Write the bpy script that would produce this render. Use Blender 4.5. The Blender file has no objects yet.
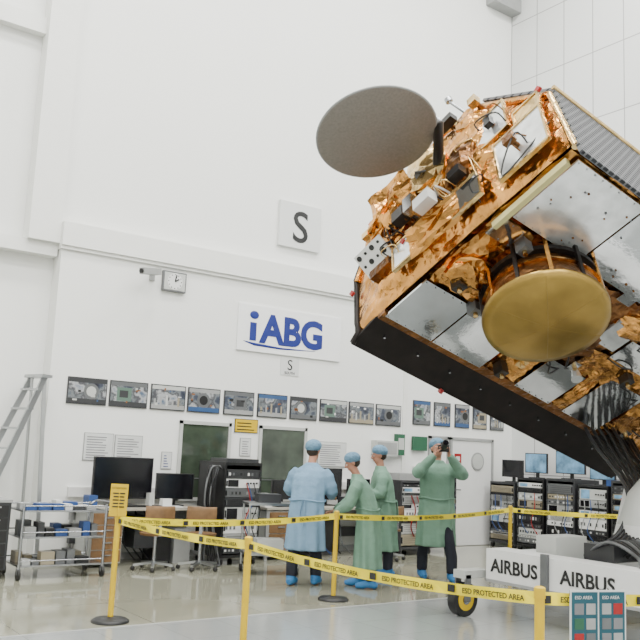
import bpy, math, random
from mathutils import Vector, Matrix, noise
random.seed(7)
V=Vector
# ---------------------------------------------------------------- materials
def mat(name,col,rough=0.5,metal=0.0,var=0.06,vs=6.0,bump=0.0,bs=20.0,emit=0.0,spec=None,voro=False,dist=.03):
    m=bpy.data.materials.new(name); m.use_nodes=True
    nt=m.node_tree; n=nt.nodes; l=nt.links; b=n['Principled BSDF']
    tc=n.new('ShaderNodeTexCoord'); nz=n.new('ShaderNodeTexNoise'); nz.inputs['Scale'].default_value=vs
    nz.inputs['Detail'].default_value=3
    l.new(tc.outputs['Object'],nz.inputs['Vector'])
    r=n.new('ShaderNodeValToRGB'); c=V(col)
    r.color_ramp.elements[0].position=.3; r.color_ramp.elements[1].position=.7
    r.color_ramp.elements[0].color=(*[max(0,x*(1-var)) for x in c],1)
    r.color_ramp.elements[1].color=(*[min(1,x*(1+var)) for x in c],1)
    l.new(nz.outputs['Fac'],r.inputs['Fac']); l.new(r.outputs['Color'],b.inputs['Base Color'])
    b.inputs['Roughness'].default_value=rough; b.inputs['Metallic'].default_value=metal
    if spec is not None: b.inputs['Specular IOR Level'].default_value=spec
    if emit>0:
        l.new(r.outputs['Color'],b.inputs['Emission Color']); b.inputs['Emission Strength'].default_value=emit
    if bump>0:
        bp=n.new('ShaderNodeBump'); bp.inputs['Strength'].default_value=bump; bp.inputs['Distance'].default_value=dist
        if voro:
            t=n.new('ShaderNodeTexVoronoi'); t.inputs['Scale'].default_value=bs; o=t.outputs['Distance']
            nd=n.new('ShaderNodeTexNoise'); nd.inputs['Scale'].default_value=bs*.5; l.new(tc.outputs['Object'],nd.inputs['Vector'])
            mx=n.new('ShaderNodeMix'); mx.data_type='VECTOR'; mx.inputs['Factor'].default_value=.25
            l.new(tc.outputs['Object'],mx.inputs[4]); l.new(nd.outputs['Color'],mx.inputs[5]); l.new(mx.outputs[1],t.inputs['Vector'])
        else:
            t=n.new('ShaderNodeTexNoise'); t.inputs['Scale'].default_value=bs; t.inputs['Detail'].default_value=4; o=t.outputs['Fac']
            l.new(tc.outputs['Object'],t.inputs['Vector'])
        l.new(o,bp.inputs['Height']); l.new(bp.outputs['Normal'],b.inputs['Normal'])
    return m
WALL=mat('wall_paint',(.8,.805,.78),.6,var=.012,vs=.5)
TRIMM=mat('trim_paint',(.77,.775,.745),.55,var=.01)
WHITE=mat('white_plastic',(.7,.7,.69),.4,var=.02)
SIGNW=mat('sign_white',(.84,.845,.84),.5,var=.01)
SIGNG=mat('sign_grey',(.64,.65,.64),.5,var=.01)
OFFW=mat('offwhite_panel',(.47,.48,.46),.45,var=.03)
GREY=mat('grey_metal',(.13,.135,.14),.45,.3)
LGREY=mat('light_grey',(.3,.305,.3),.45)
DGREY=mat('dark_grey',(.03,.031,.034),.45)
BLACK=mat('black_plastic',(.008,.008,.009),.45)
ALU=mat('aluminium',(.42,.43,.44),.32,1.0,var=.03)
STEEL=mat('steel',(.36,.37,.39),.25,1.0)
YEL=mat('yellow_paint',(.62,.41,.003),.45)
YTAPE=mat('yellow_tape',(.85,.69,.01),.5)
RED=mat('red_tag',(.3,.008,.008),.5)
BLUE=mat('logo_blue',(.003,.015,.17),.5)
SCOV=mat('shoe_cover_blue',(.03,.16,.38),.7)
TEAL=mat('teal_print',(.006,.07,.1),.5)
WOOD=mat('beech_wood',(.17,.09,.035),.5,var=.2,vs=12)
DESK=mat('desk_top',(.36,.34,.29),.45)
GLASSG=mat('window_glass_dark',(.045,.06,.042),.06,var=.5,vs=2.5,spec=.6)
GREENB=mat('green_box',(.02,.1,.05),.5)
SCREEN=mat('screen_on',(.1,.2,.3),.2,emit=.6,var=.5,vs=6)
SCROFF=mat('screen_off',(.006,.006,.008),.15)
PAPER=mat('paper',(.6,.61,.6),.7)
INK=mat('ink_grey',(.17,.17,.18),.7)
BBOX=mat('blue_box',(.02,.06,.2),.5)
RUB=mat('rubber',(.015,.014,.013),.7)
GOLD=mat('copper_gold_foil',(.6,.29,.08),.22,1.0,var=.45,vs=3,bump=.6,bs=9,voro=True)
GOLDL=mat('pale_gold_foil',(.7,.49,.22),.25,1.0,var=.3,vs=5,bump=.5,bs=9,voro=True)
BROWN=mat('brown_foil',(.17,.075,.025),.32,.85,var=.5,vs=5,bump=.7,bs=12,voro=True)
BRASS=mat('antenna_gold_cover',(.33,.215,.055),.3,.9,var=.25,vs=2.2,bump=.3,bs=3.5)
MIRR=mat('radiator_mirror',(.66,.68,.69),.09,1.0,var=.12,vs=2.5,bump=.12,bs=4)
SPKL=mat('white_radiator',(.74,.76,.76),.2,.7,var=.12,vs=8,bump=.08,bs=4)
BPAN=mat('black_panel',(.011,.008,.007),.5,var=.3,vs=8,spec=.2)
DISHM=mat('dish_grey',(.23,.21,.19),.42,.35,var=.1,vs=40)
CREAM=mat('cream_bar',(.5,.45,.2),.4)
def setbrick(m,axes,w,h,ms,c1,c2,mo,off=.5,smooth=.1):
    nt=m.node_tree;n=nt.nodes;l=nt.links;b=n['Principled BSDF'];tc=[x for x in n if x.type=='TEX_COORD'][0]
    sp=n.new('ShaderNodeSeparateXYZ');cb=n.new('ShaderNodeCombineXYZ');l.new(tc.outputs['Object'],sp.inputs[0])
    l.new(sp.outputs[axes[0]],cb.inputs[0]);l.new(sp.outputs[axes[1]],cb.inputs[1])
    br=n.new('ShaderNodeTexBrick');br.offset=off;br.inputs['Scale'].default_value=1;br.inputs['Brick Width'].default_value=w;br.inputs['Row Height'].default_value=h
    br.inputs['Mortar Size'].default_value=ms;br.inputs['Mortar Smooth'].default_value=smooth
    br.inputs['Color1'].default_value=(*c1,1);br.inputs['Color2'].default_value=(*c2,1);br.inputs['Mortar'].default_value=(*mo,1)
    l.new(cb.outputs[0],br.inputs['Vector']);l.new(br.outputs['Color'],b.inputs['Base Color']);return m
SOLAR=setbrick(mat('solar_cells',(.1,.1,.1),.7,.0,spec=.08),(0,2),.07,.05,.011,(.04,.042,.046),(.03,.032,.036),(.15,.15,.155))
WPANEL=setbrick(mat('wall_panels',(.7,.7,.7),.45),(1,2),.68,1.35,.012,(.66,.67,.66),(.65,.66,.65),(.3,.3,.3),0,.3)
FLOORB=setbrick(mat('floor_epoxy_beige',(.3,.3,.3),.07,spec=.75),(0,1),1.2,1.2,.008,(.27,.265,.2),(.26,.255,.195),(.19,.185,.14),0,.3)
FLOORG=setbrick(mat('floor_plate_grey',(.3,.3,.3),.14,spec=.65),(0,1),.6,.6,.005,(.3,.315,.31),(.29,.305,.3),(.21,.22,.215),0,.3)
def photomat():
    m=mat('photo_print',(.3,.3,.3),.35); nt=m.node_tree;n=nt.nodes;l=nt.links;b=n['Principled BSDF']
    tc=[x for x in n if x.type=='TEX_COORD'][0]
    nz=n.new('ShaderNodeTexNoise');nz.inputs['Scale'].default_value=4.5;nz.inputs['Detail'].default_value=6;l.new(tc.outputs['Object'],nz.inputs['Vector'])
    r=n.new('ShaderNodeValToRGB');cr=r.color_ramp
    cols=[(.3,(.01,.012,.02)),(.42,(.05,.06,.09)),(.48,(.17,.19,.2)),(.54,(.05,.05,.06)),(.6,(.38,.39,.4)),(.7,(.07,.11,.18))]
    cr.elements[0].position=cols[0][0];cr.elements[0].color=(*cols[0][1],1);cr.elements[1].position=cols[-1][0];cr.elements[1].color=(*cols[-1][1],1)
    for p,c in cols[1:-1]:
        e=cr.elements.new(p);e.color=(*c,1)
    l.new(nz.outputs['Fac'],r.inputs['Fac']);l.new(r.outputs['Color'],b.inputs['Base Color']);return m
PHOTO=photomat()
PBLUE=mat('photo_blue',(.03,.08,.2),.4);PORG=mat('photo_orange',(.25,.09,.02),.4);PWARM=mat('photo_warm',(.3,.26,.18),.4);PGRN=mat('photo_green',(.1,.17,.13),.4)
SKIN=mat('skin',(.42,.2,.13),.5,var=.05)
HAIR=mat('hair',(.03,.018,.01),.6)
GBLUE=mat('gown_blue',(.17,.29,.42),.8,bump=.6,bs=9,var=.08)
GGREEN=mat('gown_green',(.15,.275,.2),.8,bump=.6,bs=9,var=.08)
CAPB=mat('cap_blue',(.13,.25,.36),.8,bump=.7,bs=30)
JEAN=mat('dark_trousers',(.008,.01,.02),.8)
# ---------------------------------------------------------------- builder
class B:
    def __init__(s,name): s.name=name;s.v=[];s.f=[];s.mi=[];s.sm=[];s.mats=[];s.M=Matrix.Identity(4)
    def add(s,vs,fs,m,smooth=False):
        if m not in s.mats: s.mats.append(m)
        i=s.mats.index(m);o=len(s.v)
        s.v+= [s.M@V(p) for p in vs]
        for f in fs: s.f.append([o+k for k in f]);s.mi.append(i);s.sm.append(smooth)
    def bx(s,x0,x1,y0,y1,z0,z1,m):
        vs=[(x,y,z) for x in(x0,x1) for y in(y0,y1) for z in(z0,z1)]
        s.add(vs,[(0,1,3,2),(4,6,7,5),(0,4,5,1),(2,3,7,6),(0,2,6,4),(1,5,7,3)],m)
    def box(s,c,sz,m,R=None):
        R=R or Matrix.Identity(3);c=V(c)
        vs=[c+R@V((x*sz[0]/2,y*sz[1]/2,z*sz[2]/2)) for x in(-1,1) for y in(-1,1) for z in(-1,1)]
        s.add(vs,[(0,1,3,2),(4,6,7,5),(0,4,5,1),(2,3,7,6),(0,2,6,4),(1,5,7,3)],m)
    def beam(s,p0,p1,w,h,m,up=(0,0,1)):
        p0=V(p0);p1=V(p1);d=(p1-p0);L=d.length;d.normalize();a=V(up).cross(d)
        if a.length<1e-3:a=V((1,0,0)).cross(d)
        a.normalize();b=d.cross(a);R=Matrix((d,a,b)).transposed();s.box((p0+p1)/2,(L,w,h),m,R)
    def tube(s,pts,rad,m,n=10,smooth=True,side=None,flat=1.0,cap=True):
        pts=[V(p) for p in pts]
        if not hasattr(rad,'__len__'):rad=[rad]*len(pts)
        vs=[];a=None
        for i,p in enumerate(pts):
            d=(pts[min(i+1,len(pts)-1)]-pts[max(i-1,0)]).normalized()
            if side is not None:a=V(side)-d*V(side).dot(d)
            elif a is None:a=d.orthogonal()
            else:a=a-d*a.dot(d)
            a.normalize();b=d.cross(a)
            for k in range(n):
                t=2*math.pi*k/n;vs.append(p+a*math.cos(t)*rad[i]+b*math.sin(t)*rad[i]*flat)
        fs=[]
        for i in range(len(pts)-1):
            for k in range(n):fs.append((i*n+k,i*n+(k+1)%n,(i+1)*n+(k+1)%n,(i+1)*n+k))
        s.add(vs,fs,m,smooth)
        if cap:
            s.add(vs[:n],[tuple(range(n))[::-1]],m);s.add(vs[-n:],[tuple(range(n))],m)
    def cyl(s,p0,p1,r,m,r1=None,n=20):s.tube([p0,p1],[r,r if r1 is None else r1],m,n)
    def ell(s,c,r,m,R=None,nu=16,nv=10):
        R=R or Matrix.Identity(3);c=V(c);vs=[c+R@V((0,0,-r[2]))]
        for j in range(1,nv):
            ph=-math.pi/2+math.pi*j/nv
            for i in range(nu):
                t=2*math.pi*i/nu;vs.append(c+R@V((r[0]*math.cos(ph)*math.cos(t),r[1]*math.cos(ph)*math.sin(t),r[2]*math.sin(ph))))
        vs.append(c+R@V((0,0,r[2])));fs=[]
        for i in range(nu):fs.append((0,1+(i+1)%nu,1+i))
        for j in range(nv-2):
            for i in range(nu):fs.append((1+j*nu+i,1+j*nu+(i+1)%nu,1+(j+1)*nu+(i+1)%nu,1+(j+1)*nu+i))
        e=len(vs)-1
        for i in range(nu):fs.append((e,1+(nv-2)*nu+i,1+(nv-2)*nu+(i+1)%nu))
        s.add(vs,fs,m,True)
    def rings(s,rs,m,n=28,fold=0,nf=9,ph=0):
        vs=[]
        for r in rs:
            cx,cy,z,rx,ry=r[:5];fa=fold*(r[5] if len(r)>5 else 0)
            for k in range(n):
                t=2*math.pi*k/n;q=1+fa*math.sin(nf*t+ph+z*2);vs.append((cx+rx*q*math.cos(t),cy+ry*q*math.sin(t),z))
        fs=[]
        for i in range(len(rs)-1):
            for k in range(n):fs.append((i*n+k,i*n+(k+1)%n,(i+1)*n+(k+1)%n,(i+1)*n+k))
        fs.append(tuple(range(n))[::-1]);fs.append(tuple((len(rs)-1)*n+k for k in range(n)));s.add(vs,fs,m,True)
    def text(s,t,size,mtx,m,ext=.002,bold=0,align='LEFT',sp=1.0,shear=0):
        c=bpy.data.curves.new('t','FONT');c.body=t;c.size=size;c.extrude=ext;c.offset=bold;c.align_x=align;c.resolution_u=4;c.space_character=sp;c.shear=shear
        o=bpy.data.objects.new('t',c);bpy.context.collection.objects.link(o)
        dg=bpy.context.evaluated_depsgraph_get();me=bpy.data.meshes.new_from_object(o.evaluated_get(dg))
        s.add([mtx@v.co for v in me.vertices],[tuple(p.vertices) for p in me.polygons],m)
        bpy.data.objects.remove(o);bpy.data.curves.remove(c);bpy.data.meshes.remove(me)
    def done(s,parent=None,bevel=0,remesh=0,mw=None,smoothit=0):
        me=bpy.data.meshes.new(s.name);me.from_pydata([tuple(v) for v in s.v],[],s.f)
        for m in s.mats:me.materials.append(m)
        me.polygons.foreach_set('material_index',s.mi);me.polygons.foreach_set('use_smooth',s.sm);me.update()
        o=bpy.data.objects.new(s.name,me);bpy.context.collection.objects.link(o)
        if mw is not None:o.matrix_world=mw
        if parent:o.parent=parent
        if remesh:
            q=o.modifiers.new('r','REMESH');q.mode='VOXEL';q.voxel_size=remesh;q.use_smooth_shade=True
            if smoothit:
                q=o.modifiers.new('s','SMOOTH');q.iterations=smoothit;q.factor=.5
        if bevel:
            q=o.modifiers.new('b','BEVEL');q.width=bevel;q.segments=2;q.limit_method='ANGLE'
        return o
def facing(origin,xdir,ydir=(0,0,1)):
    x=V(xdir).normalized();y=V(ydir);z=x.cross(y).normalized();y=z.cross(x)
    M=Matrix.Identity(4)
    for i,a in enumerate((x,y,z)):
        for r in range(3):M[r][i]=a[r]
    M.translation=V(origin);return M
def arc(p0,p1,sag,n=12):
    p0=V(p0);p1=V(p1);return [p0.lerp(p1,i/n)-V((0,0,sag*4*(i/n)*(1-i/n))) for i in range(n+1)]
def spline(ps,n=8):
    ps=[V(p) for p in ps];q=[ps[0]]+ps+[ps[-1]];o=[]
    for i in range(1,len(q)-2):
        for k in range(n):
            t=k/n;a,b,c,d=q[i-1],q[i],q[i+1],q[i+2]
            o.append(.5*((2*b)+(c-a)*t+(2*a-5*b+4*c-d)*t*t+(3*b-a-3*c+d)*t**3))
    o.append(ps[-1]);return o
WY=11.45
# ---------------------------------------------------------------- room
b=B('floor');b.bx(-8,16,7.3,12.2,-.1,0,FLOORB);b.bx(-8,16,-8,7.3,-.1,0,FLOORG);b.bx(-8,13,7.28,7.32,0,.001,LGREY);b.done()
b=B('ceiling');b.bx(-8,16,-8,12.2,13,13.2,WALL);b.done()
b=B('wall_back');b.bx(3.82,13.3,WY,12.1,0,4.25,WALL);b.bx(3.78,13.3,WY+.12,12.1,4.25,13,WALL)
b.bx(-8,3.82,WY+.3,12.1,0,13,WALL);b.done()
b=B('wall_right');b.bx(13.1,13.4,-8,WY+.12,0,13,WPANEL);b.done()
b=B('wall_left');b.bx(-8.2,-8,-8,12.1,0,13,WALL);b.done()
b=B('wall_front');b.bx(-8,13.4,-8.2,-8,0,13,WALL);b.done()
b=B('trim_1');b.bx(3.8,13.1,WY-.07,WY+.3,4.27,4.6,TRIMM);b.bx(3.8,13.1,WY-.04,WY+.3,4.22,4.27,TRIMM);b.done()
b=B('trim_2');b.bx(3.36,3.8,WY+.02,WY+.5,4.3,13,TRIMM);b.bx(-8,3.36,WY+.15,WY+.5,7.3,7.55,TRIMM);b.bx(-8,3.8,WY+.1,WY+.5,4.12,4.3,TRIMM);b.done()
b=B('trim_3');b.bx(12.3,13.1,WY-.15,WY+.12,11.0,11.3,LGREY);b.done()
b=B('baseboard_back');b.bx(3.82,10.35,WY-.015,WY,0,.09,LGREY);b.done()
b=B('trim_4');b.bx(10.2,10.3,WY-.02,WY,0,4.2,TRIMM);b.done()
def window(name,x0,x1,z0,z1):
    b=B(name);y=WY-.002
    b.bx(x0,x1,y-.03,y,z0,z0+.05,OFFW);b.bx(x0,x1,y-.03,y,z1-.05,z1,OFFW);b.bx(x0,x0+.05,y-.03,y,z0,z1,OFFW);b.bx(x1-.05,x1,y-.03,y,z0,z1,OFFW)
    b.bx(x0+.05,x1-.05,y-.012,y-.004,z0+.05,z1-.05,GLASSG);b.bx(x0+.05,x1-.05,y-.02,y-.012,z0+.32,z0+.335,GREY);b.done()
window('window_1',5.81,6.69,.8,1.97);window('window_2',7.2,8.12,.8,1.97)
def door(name,x0,x1,port):
    b=B(name);y=WY-.002
    b.bx(x0,x0+.05,y-.05,y,0,1.98,LGREY);b.bx(x1-.05,x1,y-.05,y,0,1.98,LGREY);b.bx(x0,x1,y-.05,y,1.93,1.98,LGREY)
    b.bx(x0+.05,x1-.05,y-.03,y,0.01,1.93,WHITE)
    hx=x0+.12;b.cyl((hx,y-.08,1.02),(hx+.13,y-.08,1.02),.012,STEEL);b.bx(hx-.02,hx+.02,y-.045,y-.03,.92,1.1,STEEL)
    if port:
        c=(x0+x1)/2+.15;b.cyl((c,y-.03,1.55),(c,y-.045,1.55),.17,LGREY,n=28);b.cyl((c,y-.045,1.55),(c,y-.05,1.55),.14,OFFW,n=28)
        b.bx(x0+.12,x0+.3,y-.034,y-.03,1.5,1.68,RED);b.bx(x0+.16,x0+.26,y-.036,y-.034,1.55,1.63,PAPER)
    b.done()
door('door_1',11.37,12.53,True);door('door_2',10.84,11.33,False)
pics=[(4.07,4.64),(4.68,5.26),(5.31,5.87),(5.91,6.46),(6.53,7.07),(7.14,7.7),(7.76,8.3),(8.36,8.93),(8.97,9.52),(9.57,10.15),(10.44,10.87),(10.96,11.38),(11.5,11.88),(11.98,12.36),(12.46,12.84)]
for i,(x0,x1) in enumerate(pics):
    b=B('framed_photo');z0,z1=(2.1,2.47) if i<10 else (2.16,2.6)
    b.bx(x0,x1,WY-.02,WY-.001,z0,z1,DGREY);b.bx(x0+.016,x1-.016,WY-.024,WY-.02,z0+.016,z1-.016,PHOTO)
    random.seed(i*3+1);W_=x1-x0
    b.bx(x0+.016,x1-.016,WY-.0245,WY-.024,z0+.016,z0+.08,random.choice([GREY,DGREY,LGREY,PWARM,PBLUE]))
    b.bx(x0+.016,x1-.016,WY-.0245,WY-.024,z1-.07,z1-.016,random.choice([LGREY,OFFW,GREY,PBLUE,DGREY]))
    cx=(x0+x1)/2+random.uniform(-.08,.08);cz=(z0+z1)/2
    if i%3==0:
        b.cyl((cx,WY-.024,cz),(cx,WY-.0255,cz),.11,GREY,n=20);b.cyl((cx,WY-.0255,cz),(cx,WY-.027,cz),.07,random.choice([OFFW,PWARM,BLACK]),n=20)
    elif i%3==1:
        b.bx(cx-.12,cx+.1,WY-.026,WY-.024,cz-.1,cz+.09,random.choice([PWARM,GREY,LGREY,PGRN]));b.bx(cx-.08,cx+.05,WY-.027,WY-.026,cz-.05,cz+.05,DGREY)
    else:
        for k in range(5):b.bx(x0+.05+k*W_*.17,x0+.05+k*W_*.17+.03,WY-.026,WY-.024,z0+.06,z0+.16+.03*(k%3),random.choice([LGREY,PWARM,OFFW]))
    for k in range(4):
        cx=random.uniform(x0+.04,x1-.1);cz=random.uniform(z0+.04,z1-.08);b.bx(cx,cx+random.uniform(.02,.07),WY-.0275,WY-.024,cz,cz+random.uniform(.01,.04),random.choice([OFFW,BLACK,PORG,PBLUE,WHITE]))
    b.done()
random.seed(11)
WM=lambda x,z,dy=.012:facing((x,WY-dy,z),(1,0,0))
b=B('letter_sign');b.bx(7.42,8.26,WY+.06,WY+.12,4.95,5.72,SIGNG);b.text('S',.76,facing((7.84,WY+.055,5.06),(1,0,0)),BLACK,bold=.006,align='CENTER');b.done()
b=B('letter_sign');b.bx(7.54,7.9,WY-.01,WY-.001,2.8,3.09,SIGNG);b.text('S',.24,WM(7.72,2.89),BLACK,align='CENTER');b.text('SOUTH',.06,WM(7.72,2.82),BLACK,align='CENTER');b.done()
b=B('company_sign');b.bx(6.69,8.72,WY-.03,WY-.001,3.12,3.86,SIGNW)
b.text('ABG',.63,facing((7.12,WY-.034,3.29),(1,0,0)),BLUE,bold=.024,sp=.98)
b.bx(6.91,7.03,WY-.036,WY-.03,3.29,3.58,BLUE);b.ell((6.98,WY-.034,3.7),(.085,.004,.065),BLUE)
b.tube([(6.8,WY-.033,3.27),(7.0,WY-.033,3.235),(7.5,WY-.033,3.215),(8.2,WY-.033,3.24)],[.004,.022,.016,.003],BLUE,flat=.15,side=(0,0,1));b.done()
b=B('wall_clock');b.bx(5.35,5.73,WY-.06,WY-.001,3.86,4.16,GREY);b.bx(5.37,5.71,WY-.064,WY-.06,3.88,4.14,OFFW)
b.cyl((5.54,WY-.064,4.01),(5.54,WY-.07,4.01),.125,WHITE,n=28)
for k in range(12):
    t=k*math.pi/6;b.box((5.54+.105*math.sin(t),WY-.072,4.01+.105*math.cos(t)),(.014,.004,.014),BLACK)
b.beam((5.54,WY-.074,4.01),(5.6,WY-.074,4.05),.01,.02,BLACK);b.beam((5.54,WY-.074,4.01),(5.56,WY-.074,4.11),.01,.018,BLACK);b.done()
b=B('security_camera');b.bx(5.15,5.23,WY-.03,WY-.001,3.98,4.14,LGREY);b.tube([(5.19,WY-.02,4.1),(5.15,WY-.2,4.1),(5.08,WY-.25,4.04)],.02,LGREY)
b.beam((5.2,WY-.22,4.08),(4.88,WY-.34,4.03),.1,.09,LGREY);b.cyl((4.89,WY-.335,4.03),(4.86,WY-.345,4.025),.035,BLACK);b.done()
def poster(name,x0,x1,z0,z1,base,lines,lm=INK,fr=LGREY):
    b=B(name);b.bx(x0,x1,WY-.012,WY-.001,z0,z1,fr);b.bx(x0+.01,x1-.01,WY-.016,WY-.012,z0+.01,z1-.01,base)
    h=(z1-z0-.06)/lines
    for k in range(lines):
        z=z1-.04-h*(k+.5);e=random.uniform(.02,.3)*(x1-x0)
        b.bx(x0+.04,x1-.04-e,WY-.018,WY-.016,z-h*.16,z+h*.16,lm)
    b.done()
poster('notice_board',4.37,4.8,1.34,1.72,PAPER,9);poster('notice_board',4.82,5.24,1.34,1.71,PAPER,9)
poster('warning_sign',6.75,7.17,1.84,2.05,YEL,3,BLACK,BLACK);poster('paper_notice',6.86,7.06,1.48,1.76,PAPER,6)
poster('notice_board',8.36,8.95,1.36,1.77,PAPER,10)
poster('paper_notice',5.55,5.72,1.25,1.5,PAPER,5,BLUE)
b=B('wall_cabinet');b.bx(9.5,10.0,WY-.14,WY-.001,1.58,1.84,OFFW);b.bx(9.53,9.97,WY-.145,WY-.14,1.61,1.81,LGREY);b.bx(9.56,9.66,WY-.15,WY-.145,1.68,1.76,BLACK);b.done()
b=B('emergency_exit_box');b.bx(10.02,10.19,WY-.1,WY-.001,1.6,1.97,GREENB);b.bx(10.04,10.17,WY-.105,WY-.1,1.7,1.9,OFFW);b.done()
b=B('switch_panel');b.bx(10.42,10.76,WY-.07,WY-.02,1.7,1.95,GREENB);b.bx(10.46,10.72,WY-.12,WY-.02,1.25,1.42,WHITE);b.done()
b=B('cable_trunking');b.bx(4.2,5.7,WY-.06,WY-.001,.85,.98,WHITE);b.bx(8.2,10.1,WY-.06,WY-.001,1.0,1.12,WHITE)
for k in range(9):b.bx(8.35+k*.2,8.43+k*.2,WY-.065,WY-.06,1.03,1.09,GREY)
b.done()
# ---------------------------------------------------------------- furniture & equipment
def Mz(x,y,ang,z=0):return Matrix.Translation((x,y,z))@Matrix.Rotation(math.radians(ang),4,'Z')
def monitor(b,x,y,z,ang,w,h,on=True):
    old=b.M.copy();b.M=old@Mz(x,y,ang,z)
    b.bx(-w*.22,w*.22,-.1,.1,0,.015,BLACK);b.bx(-.03,.03,.01,.04,0,.1+h*.5,BLACK);b.bx(-w/2,w/2,-.03,.01,.09,.09+h,BLACK)
    b.bx(-w/2+.015,w/2-.015,-.033,-.03,.105,.09+h-.015,SCREEN if on else SCROFF);b.M=old
def workbench(name,x0,x1,y0,y1,items,draw=None):
    b=B(name);b.bx(x0,x1,y0,y1,.72,.755,DESK)
    for x in(x0+.03,x1-.03):
        for y in(y0+.04,y1-.04):b.bx(x-.02,x+.02,y-.02,y+.02,0,.72,LGREY)
        b.bx(x-.015,x+.015,y0,y1,.1,.14,LGREY)
    b.bx(x0,x1,y1-.03,y1-.01,.55,.72,LGREY);b.bx(x0,x1,y1-.12,y1-.02,.25,.4,DGREY)
    if draw:
        b.bx(draw,draw+.42,y0+.02,y1-.05,.05,.7,OFFW)
        for k in range(4):b.bx(draw+.01,draw+.41,y0+.005,y0+.02,.07+k*.158,.215+k*.158,WOOD);b.bx(draw+.15,draw+.27,y0-.01,y0+.005,.15+k*.158,.165+k*.158,STEEL)
    items(b);return b.done()
def it1(b):
    monitor(b,4.84,11.12,.755,8,.92,.56,False);monitor(b,5.62,11.1,.755,-6,.56,.36,False)
    b.bx(4.75,5.15,10.78,10.93,.755,.775,BLACK);b.bx(5.2,5.3,10.8,10.9,.755,.78,DGREY);b.bx(5.35,5.6,10.76,10.9,.755,.77,PAPER);b.bx(4.3,4.42,10.9,11.1,.755,.9,BBOX)
    b.bx(5.0,5.3,10.95,11.3,.2,.62,DGREY);b.bx(5.3,5.5,10.85,11.3,.0,.42,BLACK);b.bx(5.55,5.8,10.85,11.3,.0,.46,LGREY)
    b.bx(5.36,5.5,10.9,11.0,.755,.86,WHITE);b.bx(5.2,5.28,11.0,11.1,.755,.93,OFFW)
    for k in range(6):b.tube(spline([(4.9+.12*k,11.35,.74),(4.85+.15*k,11.2,.5),(4.95+.1*k,11.2,.25),(5.1+.1*k,11.1,.03)],5),.01,BLACK,5)
workbench('workbench',4.22,5.98,10.7,11.38,it1,4.3)
def it2(b):
    monitor(b,7.5,11.15,.755,0,.42,.3,False);monitor(b,8.35,11.15,.755,5,.62,.5,False);monitor(b,9.0,11.15,.755,5,.5,.34,False)
    b.bx(7.2,7.6,10.8,10.95,.755,.775,BLACK);b.bx(7.8,8.1,10.85,11.15,.755,.86,LGREY);b.bx(8.55,8.75,10.85,11.1,.755,.9,DGREY)
    b.bx(7.0,7.12,10.85,11.0,.755,.95,WHITE);b.bx(7.5,8.0,10.95,11.3,.1,.6,DGREY);b.bx(8.1,8.5,10.95,11.3,.05,.55,BLACK)
    for k in range(8):b.tube(spline([(7.1+.2*k,11.35,.74),(7.05+.22*k,11.1,.5),(7.15+.2*k,10.95,.2),(7.3+.2*k,10.9,.03)],5),.012,[BLACK,GREY,BBOX][k%3],5)
workbench('workbench',6.95,9.3,10.7,11.38,it2,7.0)
def rack(name,x,y,ang,w,d,h,seed,body=DGREY,top=None):
    rr=random.Random(seed);b=B(name);b.M=Mz(x,y,ang)
    for sx in(-w/2+.04,w/2-.04):
        for sy in(.05,d-.05):b.cyl((sx-.015,sy,.045),(sx+.015,sy,.045),.045,RUB,n=12);b.bx(sx-.025,sx+.025,sy-.025,sy+.025,.06,.1,GREY)
    b.bx(-w/2,w/2,0,d,.1,.14,body);b.bx(-w/2,w/2,0,d,h-.04,h,body);b.bx(-w/2,-w/2+.03,0,d,.14,h-.04,body);b.bx(w/2-.03,w/2,0,d,.14,h-.04,body);b.bx(-w/2,w/2,d-.02,d,.14,h-.04,body)
    z=.16;a=-w/2+.035;c=w/2-.035
    while z<h-.09:
        u=rr.choice([.045,.09,.09,.13,.18]);u=min(u,h-.05-z);f=rr.choice([OFFW,LGREY,PWARM,GREY,DGREY,BLACK,WHITE]);dy=rr.uniform(-.012,.01)
        b.bx(a,c,dy,.3,z,z+u-.008,f)
        t=rr.random();fy=dy-.004
        if u>.08 and t<.35:
            b.bx(a+.03,a+.2,fy,dy,z+.015,z+u-.02,rr.choice([SCREEN,SCROFF,SCROFF]))
            for k in range(4):b.cyl((c-.05-k*.05,dy,z+u*.5),(c-.05-k*.05,dy-.02,z+u*.5),.013,BLACK,n=8)
        elif t<.7:
            for k in range(8):b.bx(a+.03+k*(w-.12)/8,a+.03+k*(w-.12)/8+.03,fy,dy,z+u*.3,z+u*.6,rr.choice([BLACK,GREY,DGREY,LGREY,WHITE]))
        else:
            for k in range(5):b.bx(a+.05,c-.05,fy,dy,z+.008+k*(u-.02)/5,z+.012+k*(u-.02)/5,BLACK)
        b.bx(a,a+.008,dy-.03,dy,z+u*.2,z+u*.75,STEEL);b.bx(c-.008,c,dy-.03,dy,z+u*.2,z+u*.75,STEEL)
        z+=u
    if top:top(b,h)
    for k in range(3):
        x=rr.uniform(-w*.3,w*.3);b.tube(spline([(x,-.01,h*.8),(x+.05,-.06,h*.6),(x-.03,-.05,h*.4),(x+.08,-.01,h*.25)],5),.007,rr.choice([BLACK,BBOX,RED,LGREY]),6)
    b.done()
rack('equipment_rack',6.34,10.42,2,.62,.7,1.4,3,BLACK,lambda b,h:(b.bx(-.25,.28,.05,.5,h,h+.05,DGREY)))
rack('equipment_rack',9.72,10.55,0,.6,.7,1.2,5,DGREY,lambda b,h:(b.bx(-.25,.2,.1,.5,h,h+.11,LGREY)))
rack('equipment_rack',10.42,10.6,0,.62,.7,1.28,9,DGREY,lambda b,h:(b.bx(-.25,.2,.1,.5,h,h+.08,OFFW)))
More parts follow.
